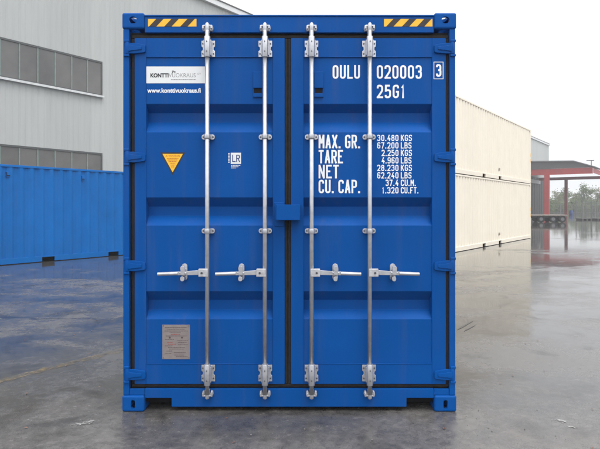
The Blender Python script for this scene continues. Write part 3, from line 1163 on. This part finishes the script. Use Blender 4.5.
# warning triangle
def tri(y, pts, mat, name, parent):
    m = MB(); m.prism([P(px, py, y) for px, py in pts], y, y + 0.0006, 'y')
    return m.build(name, mat, parent)
y_ = YP - 0.0010
tr = tri(y_, [(160.2, 152.4), (185.2, 152.4), (172.6, 175.0)], M['black_film'], 'warning_sticker', door_l)
tag(tr, 'yellow triangle with black edge, point down')
tri(y_ - 0.0008, [(162.5, 153.9), (182.9, 153.9), (172.6, 172.3)], M['yellow'], 'warning_face', door_l)
yy_ = y_ - 0.0012
txt('ATTENTION', 165.6, 179.8, 154.9, 156.9, yy_, M['orange_ink'], door_l, 0.01)
dashes(door_l, [(167, 178.4, 158.4), (167.6, 177.6, 160.0), (168.6, 176.8, 161.6), (170.2, 175.2, 163.4), (170.8, 174.6, 165.2), (171.2, 174.2, 167.0)], M['orange_ink'], yy_, 0.6)

# inspection sticker
_, (a, b, zb_, zt_, ys) = plate(door_l, 'inspection_sticker', 230.8, 241.0, 152.8, 164.0, M['white_sticker'])
m = MB()
a1, z1 = P(232.2, 162.0, ys); b1, z2 = P(239.8, 154.8, ys)
stroke_text(m, 'LR', a1, z1, z2 - z1, b1 - a1, ys, (z2 - z1) * 0.12, 0.25)
m.build('printing', M['ink_blue'], door_l)
dashes(door_l, [(231.2, 240.6, 165.4), (231.2, 238.6, 166.8), (231.2, 236.0, 168.0)], M['white_letter'], YT, 0.6)
m = MB()
for i in range(7):
    a1, z1 = P(228.2, 154 + i * 1.45, YT); b1, z2 = P(229.6, 153.1 + i * 1.45, YT)
    m.box(a1, b1, YT - 0.0003, YT, z1, z2)
m.build('printing', M['white_letter'], door_l)

# data plate
dp, (a, b, zb_, zt_, ys) = plate(door_l, 'data_plate', 162.4, 190.0, 324.6, 359.0, M['plate'], 0.003)
tag(dp, 'dull metal data plate with fine print')
dashes(door_l, [(165, 187, 327.4), (164.5, 188, 331.0), (166, 186.5, 335.9), (165, 172.5, 345.8), (178, 188, 344.6), (166.5, 172, 351.0), (165.5, 171.5, 353.4), (176, 187.5, 356.6), (167.5, 185, 329.2), (169.5, 181, 332.2), (165, 174, 339.4), (177, 188, 340.6), (178, 187, 342.6), (168, 185, 347.4), (169, 184, 349.0), (174, 186, 352.6), (174, 184, 355.0)], M['plate_ink'], ys, 0.55)
dashes(door_l, [(171, 180, 334.4), (167, 173, 342.6), (168, 176, 344.2)], M['plate_red'], ys, 0.55)
m = MB()
for cx_ in (169.8, 182.0):
    c_ = P(cx_, 337.6, ys); s_ = (D0 + ys) / F
    m.prism(stadium(c_[0], c_[1], 2.0 * s_, 1.9 * s_), ys - 0.0005, ys, 'y')
m.build('emblem', M['plate_ink'], door_l)
for cx_, cy_ in ((163.4, 325.8), (189.0, 325.8), (163.4, 357.8), (189.0, 357.8)):
    m = MB()
    c_ = P(cx_, cy_, ys); s_ = (D0 + ys) / F
    m.prism(stadium(c_[0], c_[1], 1.0 * s_, 0.99 * s_), ys - 0.002, ys, 'y')
    m.build('rivet', M['plate_ink'], door_l)

# ================================================================== OTHER CONTAINERS
DIR = Vector((0.59, 0.807)).normalized()
RZ = math.atan2(DIR.y, DIR.x)

# the second blue container, side on, at the left
c20 = empty('shipping_container', (0, 0, 0), RZ)
tag(c20, 'long blue container standing side on before the grey hall, at the left', 'shipping container', 'blue shipping containers in the yard')
Lb, Hb = 6.058, 2.591
face_mid = Vector((-6.27, 15.6))
perp = Vector((-DIR.y, DIR.x))
ctr = face_mid + perp * 1.219
c20.location = (ctr.x, ctr.y, 0)
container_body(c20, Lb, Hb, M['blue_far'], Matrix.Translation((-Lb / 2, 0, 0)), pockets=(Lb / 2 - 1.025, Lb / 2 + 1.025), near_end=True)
for s in (-2.1, 0.0, 2.1):                            # little vents under the top rail
    v = MB()
    v.box(s - 0.055, s + 0.055, -1.219 - 0.002, -1.219 + 0.055, 2.28, 2.40)
    v.prism([(s - .045, 2.275), (s + .045, 2.275), (s + .035, 2.255), (s - .035, 2.255)], -1.215, -1.17, 'y')
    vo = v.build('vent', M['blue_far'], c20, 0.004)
    v = MB()  # dark L shape painted as the shadow of the vent
    v.box(s - 0.05, s - 0.03, -1.2225, -1.2205, 2.29, 2.39)
    v.box(s - 0.0299, s + 0.045, -1.2225, -1.2205, 2.29, 2.31)
    v.build('vent_shadow', M['dark'], vo)

# two cream containers, one on the other
Lc = 12.192
p2 = Vector((11.08, 25.9))
ctr = p2 - DIR * (Lc / 2) + perp * 1.219
for k, lab in enumerate(('long cream container standing on the wet asphalt underneath another cream one',
                         'long cream container stacked on top of another, white sky behind it')):
    c40 = empty('shipping_container', (ctr.x, ctr.y, k * 2.600), RZ)
    tag(c40, lab, 'shipping container', 'cream containers in a stack')
    container_body(c40, Lc, Hb, M['cream'], Matrix.Translation((-Lc / 2, 0, 0)), pockets=(Lc / 2 - 1.025, Lc / 2 + 1.025), near_end=True)
    for zz in (1.02, 1.30):
        q = MB(); q.box(Lc / 2 - 0.105, Lc / 2 - 0.045, -1.2165, -1.2145, zz, zz + 0.16)
        q.build('label_sticker', M['yellow'], c40)
    q = MB()
    q.box(0.9, 1.05, -1.210, -1.2075, 0.36, 0.46)
    q.build('stencil_plate', M['plate'], c40)

# ================================================================== THE HALL
hall = empty('factory_hall', (53.0, 115.0, 0), RZ)
tag(hall, 'long pale grey factory hall clad in ribbed sheet with strip windows, behind the containers', 'factory')
X0, EAVE = -132.0, 14.85
w = MB()
prof = []
nr = int((-X0) / 0.30)
for i in range(nr):
    a = X0 + (-X0) * i / nr
    p = (-X0) / nr
    prof += [(a, 0.0), (a + p * .58, 0.0), (a + p * .72, 0.016), (a + p * .86, 0.016)]
prof.append((0, 0))
w.strip_wall(prof, 0.25, EAVE, 0.01)
w.box(X0, -0.02, 0.06, 0.3, 0.0, EAVE - 0.05)
w.box(-0.3, -0.0, 0.301, 38, 0.0, EAVE)
w.box(X0, X0 + 0.3, 0.301, 38, 0.0, EAVE)
w.box(X0, 0, 38.001, 38.3, 0.0, EAVE)
w.build('wall', M['cladding'], hall)
pl = MB(); pl.box(X0, 0.01, -0.03, 0.05, 0.0, 0.249)
pl.build('plinth', M['concrete'], hall)
rf = MB()
rf.prism([(-0.25, EAVE + 0.001), (-0.25, EAVE + 0.06), (19, EAVE + 1.2), (38.5, EAVE + 0.06), (38.5, EAVE + 0.001)], X0 - 0.2, 0.2, 'x')
rf.build('roof', M['roofing'], hall)
fa = MB()
fa.box(X0 - 0.2, 0.2, -0.20, -0.002, EAVE - 0.34, EAVE)
fa.build('eave_fascia', M['fascia'], hall)
gt = MB(); gt.box(X0 - .2, .2, -0.23, -0.201, EAVE - 0.02, EAVE + 0.04)
gt.build('roof_edge', M['roofing'], hall)

def strip_window(xe, z0, z1, n, pw):
    fr = MB()
    xs = xe - n * pw
    t = 0.07
    fr.box(xs, xe, -0.06, 0.02, z1 - t, z1 + 0.02)
    fr.box(xs, xe, -0.06, 0.02, z0 + 0.0, z0 + t)
    fr.box(xe - t, xe, -0.061, 0.02, z0 + t, z1 - t)
    fr.box(xs, xs + t, -0.061, 0.02, z0 + t, z1 - t)
    wo_ = fr.build('window', M['sash'], hall)
    mu = MB()
    for i in range(1, n):
        x = xe - i * pw
        mu.box(x - 0.03, x + 0.03, -0.05, 0.0, z0 + t, z1 - t)
    mu.build('window_bar', M['mullion'], wo_)
    gl = MB()
    gl.box(xs + t, xe - t, -0.025, -0.012, z0 + t, z1 - t)
    gl.build('pane', M['glass'], wo_)
    si = MB()
    si.box(xs - 0.05, xe + 0.05, -0.16, -0.001, z0 - 0.10, z0 - 0.001)
    si.build('window_sill', M['sill'], wo_)
strip_window(-107.4, 7.30, 9.07, 22, 0.86)
strip_window(-107.4, 2.55, 4.29, 22, 0.86)

gd = MB()
gd.box(-19.0, -3.2, -0.10, -0.001, 0.0, 7.3)
for i in range(1, 8):
    x = -19 + i * 15.8 / 8
    gd.box(x - 0.06, x + 0.06, -0.14, -0.1005, 0.0, 7.3)
gd.build('gate', M['shaded_door'], hall)
sg = MB(); sg.box(-17.0, -9.2, -0.30, -0.145, 6.05, 6.75)
sg.build('sign_board', M['fascia'], hall)

# ---- red steel canopy
cp = empty('canopy', (53.0, 115.0, 0), RZ)
tag(cp, 'red steel canopy with grey roof projecting from the far end of the hall', 'canopy')
def ybeam(x, u0, u1, z0, z1, wd=0.30):
    """I-beam running out from the wall (u along -y)"""
    m = MB()
    fl_ = 0.06
    m.box(x - wd / 2, x + wd / 2, -u1, -u0, z0, z0 + fl_)
    m.box(x - wd / 2, x + wd / 2, -u1, -u0, z1 - fl_, z1)
    m.box(x - wd * .3, x - wd * .2, -u1, -u0, z0 + fl_, z1 - fl_)
    m.build('beam', M['red_steel'], cp)
ybeam(-25.0, 0.2, 11.7, 6.95, 7.95)
ybeam(-10.0, 0.2, 11.7, 6.70, 7.25)
m = MB(); m.box(-24.8, -9.8, -11.85, -11.72, 7.05, 7.80)
m.build('edge_beam', M['red_steel'], cp)
def column(x, u, wd, h):
    m = MB()
    m.box(x - wd / 2, x + wd / 2, -u - wd / 2, -u + wd / 2, 0.05, h)
    m.box(x - wd * .75, x + wd * .75, -u - wd * .75, -u + wd * .75, 0.0, 0.05)
    m.build('column', M['red_steel'], cp, 0.03)
column(-25.0, 4.75, 0.74, 6.94)
column(-10.0, 5.1, 0.52, 6.69)
rf = MB()
rf.prism([(-0.25, 9.35), (-8.9, 9.05), (-12.1, 7.95), (-12.1, 8.06), (-8.9, 9.18), (-0.25, 9.50)], -25.6, -9.4, 'x')
rf.build('roof', M['roofing'], cp)
m = MB()
m.prism([(-0.25, 7.96), (-11.8, 7.96), (-8.9, 9.04), (-0.25, 9.34)], -25.2, -25.1, 'x')
m.build('gable_sheet', M['sheet_dark'], cp)
m = MB()
m.box(-25.3, -25.2, -11.55, -11.45, 8.05, 9.0)
m.box(-25.35, -25.15, -11.9, -10.8, 9.0, 9.12)
m.build('floodlight', M['trailer_steel'], cp)

# ---- yard clutter far off
def at(px, depth): return ((px - 300) / F * depth, depth)
def trailer():
    x, y = at(549, 53)
    t = empty('flatbed_trailer', (x, y, 0), R(-8))
    tag(t, 'low dark flatbed trailer parked in front of the red canopy', 'trailer')
    m = MB(); m.box(-2.4, 1.35, -1.1, 1.1, 0.62, 0.74)
    m.build('deck', M['deck_wood'], t, 0.01)
    m = MB()
    for s in (-.5, .5): m.box(-2.3, 1.3, s - .06, s + .06, 0.42, 0.619)
    m.box(-3.6, -2.301, -.05, .05, 0.45, 0.55)
    m.build('chassis', M['trailer_steel'], t)
    for wx in (-1.0, 0.1, 0.95):
        for s in (-1, 1):
            m = MB(); m.cyl((wx, s * .98, .33), (wx, s * .72, .33), .33, n=20)
            wo_ = m.build('wheel', M['tyre'], t, 0.03)
            m = MB(); m.cyl((wx, s * .985, .33), (wx, s * .90, .33), .17, n=14)
            m.build('rim', M['wire'], wo_)
trailer()

def cage(px, depth, lab):
    x, y = at(px, depth)
    t = empty('wire_cage', (x, y, 0), R(12))
    tag(t, lab, 'cage', 'wire cages in the far yard')
    m = MB()
    m.box(-.7, .7, -.5, .5, .10, .20)
    for s in (-.55, 0, .55): m.box(s - .08, s + .08, -.5, .5, 0, .099)
    m.build('pallet_base', M['trailer_steel'], t)
    for sx in (-.66, .66):
        for sy in (-.46, .46):
            m = MB(); m.box(sx - .03, sx + .03, sy - .03, sy + .03, .201, 2.2)
            m.build('post', M['wire'], t)
    for sy in (-.46, .46):
        m = MB()
        for i in range(4): m.box(-.63, .63, sy - .008, sy + .008, .5 + i * .5, .515 + i * .5)
        for i in range(4): m.box(-.54 + i * .36 - .007, -.54 + i * .36 + .007, sy - .017, sy - .009, .21, 2.15)
        m.build('mesh_panel', M['wire'], t)
cage(584, 62, 'grey wire cage on a dark pallet, nearer the red canopy')
cage(599, 62, 'grey wire cage on a dark pallet at the right edge of the yard')

x, y = at(571, 97)
dr = empty('drum', (x, y, 0), 0)
tag(dr, 'small blue drum standing by the foot of the rear canopy column', 'drum')
m = MB(); m.cyl((0, 0, 0), (0, 0, .9), .29, n=20)
for z in (.02, .31, .60, .88): m.cyl((0, 0, z - .015), (0, 0, z + .015), .305, n=20)
m.build('body', M['drum_blue'], dr)
m = MB(); m.cyl((.1, 0, .9), (.1, 0, .95), .04, n=10)
m.build('bung', M['drum_blue'], dr)

# fence along the far side of the yard
fe = empty('yard_fence', (52.0, 124.0, 0), R(-6))
tag(fe, 'grey wire fence with posts along the far edge of the yard', 'fence')
for i in range(21):
    m = MB(); m.box(i * 2.5 - .04, i * 2.5 + .04, -.04, .04, 0, 2.1)
    m.build('post', M['wire'], fe)
m = MB()
for z in (.2, 1.1, 2.0): m.box(-.1, 50.1, -.06, -.041, z - .025, z + .025)
for i in range(100): m.box(i * .5 - .006, i * .5 + .006, .041, .05, .1, 2.05)
m.build('mesh_panel', M['wire'], fe)

# ---- trees behind the fence
def tree(px, depth, h, lean, seed, leaf, lab, spread=0.34, dens=1.0):
    rd = random.Random(seed)
    x, y = at(px, depth)
    t = empty('tree', (x, y, 0), rd.uniform(0, 6))
    tag(t, lab, 'tree', 'trees beyond the yard fence')
    tk = MB()
    top = Vector((lean, 0, h * 0.62))
    tk.tube([(0, 0, 0), (lean * .3, 0.1, h * .25), (lean * .7, 0, h * .45), top], [.22, .17, .12, .06], 8)
    tips = []
    for i in range(9):
        f = rd.uniform(.3, .95)
        b0 = Vector((lean * f, 0, h * .62 * f))
        a = rd.uniform(0, 6.28)
        l = h * rd.uniform(.2, spread)
        b1 = b0 + Vector((math.cos(a) * l * .75, math.sin(a) * l * .75, l * rd.uniform(.45, .85)))
        tk.tube([b0, (b0 + b1) / 2 + Vector((0, 0, .15)), b1], [.08, .05, .02], 6)
        tips.append(b1)
        tips.append((b0 + b1 * 2) / 3)
    tips.append(top + Vector((0, 0, h * .3)))
    tips.append(top + Vector((0, 0, h * .15)))
    tk.build('trunk', M['bark'], t)
    cr = MB()
    for tp in tips:
        rad = h * rd.uniform(.085, .15)
        for i in range(int(130 * dens)):
            d_ = Vector((rd.gauss(0, 1), rd.gauss(0, 1), rd.gauss(0, .75)))
            p = tp + d_ * rad * 0.62
            u = Vector((rd.gauss(0, 1), rd.gauss(0, 1), rd.gauss(0, 1))).normalized()
            w_ = u.orthogonal().normalized()
            s_ = rd.uniform(.08, .2)
            cr.face([cr.v(p - u * s_), cr.v(p + w_ * s_ * .6), cr.v(p + u * s_), cr.v(p - w_ * s_ * .6)])
    cr.build('crown', M[leaf], t)
tree(555, 138, 5.6, .2, 1, 'leaf_dry', 'low bushy tree seen between the two red columns', .3)
tree(567, 142, 6.6, -.3, 2, 'leaf', 'pale green tree just right of the rear red column', .32)
tree(584, 136, 7.4, .4, 3, 'leaf', 'tallest airy green tree beyond the fence, under the canopy edge', .36)
tree(597, 140, 6.4, .1, 4, 'leaf_dry', 'rounded tree at the right edge of the photo', .34)
tree(612, 138, 6.8, .1, 5, 'leaf', 'green tree at the end of the row, past the right edge', .34)
tree(575, 150, 5.4, .1, 6, 'leaf_dry', 'short tree set back between two taller green ones', .34)
def bush(px, depth, w_, h, seed):
    rd = random.Random(seed)
    x, y = at(px, depth)
    cr = MB()
    for i in range(2600):
        a = rd.uniform(0, 6.28)
        rr = math.sqrt(rd.random())
        f = rd.random()
        hh = h * (1 - .55 * rr * rr) * (0.85 + .3 * math.sin(a * 3 + seed))
        p = Vector((math.cos(a) * rr * w_, math.sin(a) * rr * w_ * .5, hh * f))
        u = Vector((rd.gauss(0, 1), rd.gauss(0, 1), rd.gauss(0, 1))).normalized()
        q = u.orthogonal().normalized()
        s_ = rd.uniform(.1, .24)
        cr.face([cr.v(p - u * s_), cr.v(p + q * s_ * .6), cr.v(p + u * s_), cr.v(p - q * s_ * .6)])
    return cr, (x, y, 0)
hedge = MB()
for i, px in enumerate((546, 551, 558, 564, 571, 577, 583, 590, 596, 603, 610, 618, 628)):
    cr, loc = bush(px, 131 + (i % 3) * 2, 2.0, 2.9 + (i * 37 % 10) * .1, i)
    off = Vector(loc)
    vmap = {}
    for v in cr.bm.verts: vmap[v] = hedge.v(v.co + off)
    for f in cr.bm.faces: hedge.face([vmap[v] for v in f.verts])
    cr.bm.free()
tag(hedge.build('hedge', M['leaf']), 'tangled green hedge growing behind the yard fence', 'hedge', kind='stuff')

# ---- small marks and litter on the asphalt
rd = random.Random(5)
def blotch(mb, cx_, cy_, w_, h_, ang, z, n=26):
    pts = []
    for i in range(n):
        a = 2 * math.pi * i / n
        k = rd.uniform(.55, 1.1)
        p = Vector((math.cos(a) * w_ * k, math.sin(a) * h_ * k))
        p.rotate(Matrix.Rotation(ang, 2))
        pts.append(mb.v((cx_ + p.x, cy_ + p.y, z)))
    mb.face(pts)
mk = MB()
def gp(px, py):
    z = F * CAM_H / (py - 207)
    return (px - 300) / F * z, z
for px, py, sx, sy, nn in ((84, 423.5, 13, 1.6, 34), (90, 421.6, 5, 0.8, 16), (561, 421, 9, 2.0, 26), (572, 427, 5, 1.0, 12)):
    for i in range(nn):
        t_ = rd.gauss(0, .42)
        gx, gy = gp(px + t_ * sx, py + (-.22 if px < 300 else .3) * t_ * sx * .6 + rd.gauss(0, .3) * sy)
        blotch(mk, gx, gy, rd.uniform(.004, .016), rd.uniform(.002, .005), rd.uniform(-.5, .5) + (.3 if px < 300 else -.5), 0.0035 + i * 0.00002, 12)
tag(mk.build('paint_scrape', M['old_white']), kind='structure')
mk = MB()
for px, py, w_, h_, a in ((464, 326, .35, .016, .95), (470, 328, .28, .012, .95)):
    gx, gy = gp(px, py)
    blotch(mk, gx, gy, w_, h_, a, 0.003)
tag(mk.build('tar_smear', M['tar']), kind='structure')
gr = MB()
for i in range(420):
    if i < 230:
        gx, gy = rd.uniform(-2.2, 2.2), rd.uniform(3.2, 4.05)
    else:
        gx, gy = rd.uniform(-4, 4), rd.uniform(3.2, 9)
    s_ = abs(rd.gauss(0, .0022)) + .0012
    p = Vector((gx, gy, s_ * .4))
    vs_ = [gr.v(p + Vector((math.cos(k * 1.256 + i) * s_ * rd.uniform(.7, 1.2), math.sin(k * 1.256 + i) * s_, 0))) for k in range(5)]
    tp = gr.v(p + Vector((0, 0, s_ * .7)))
    for k in range(5): gr.face([vs_[k], vs_[(k + 1) % 5], tp])
tag(gr.build('gravel', M['pebble']), 'scattered small stones on the wet asphalt', 'gravel', kind='stuff')
lf = MB()
for i in range(60):
    gx, gy = rd.uniform(-3.5, 3.5), rd.uniform(3.25, 6.5)
    s_ = rd.uniform(.007, .018)
    a = rd.uniform(0, 6.28)
    u = Vector((math.cos(a), math.sin(a), 0)); w_ = Vector((-math.sin(a), math.cos(a), 0))
    p = Vector((gx, gy, .006))
    lf.face([lf.v(p - u * s_), lf.v(p + w_ * s_ * .5 + Vector((0, 0, .003))), lf.v(p + u * s_), lf.v(p - w_ * s_ * .5 + Vector((0, 0, .002)))])
tag(lf.build('fallen_leaves', M['dead_leaf']), 'small brown leaves scattered on the wet asphalt', 'leaves', kind='stuff')

# ------------------------------------------------------------------ damp hazy air
hz = MB()
hz.box(-520, 520, -80, 720, -1.5, 17.5)
hm = bpy.data.materials.new('damp air')
hm.use_nodes = True
nt = hm.node_tree
nt.nodes.clear()
out = nt.nodes.new('ShaderNodeOutputMaterial')
pv = nt.nodes.new('ShaderNodeVolumePrincipled')
pv.inputs['Color'].default_value = (0.93, 0.94, 0.96, 1)
pv.inputs['Density'].default_value = 0.0014
nt.links.new(pv.outputs[0], out.inputs['Volume'])
tag(hz.build('haze', hm), kind='stuff')
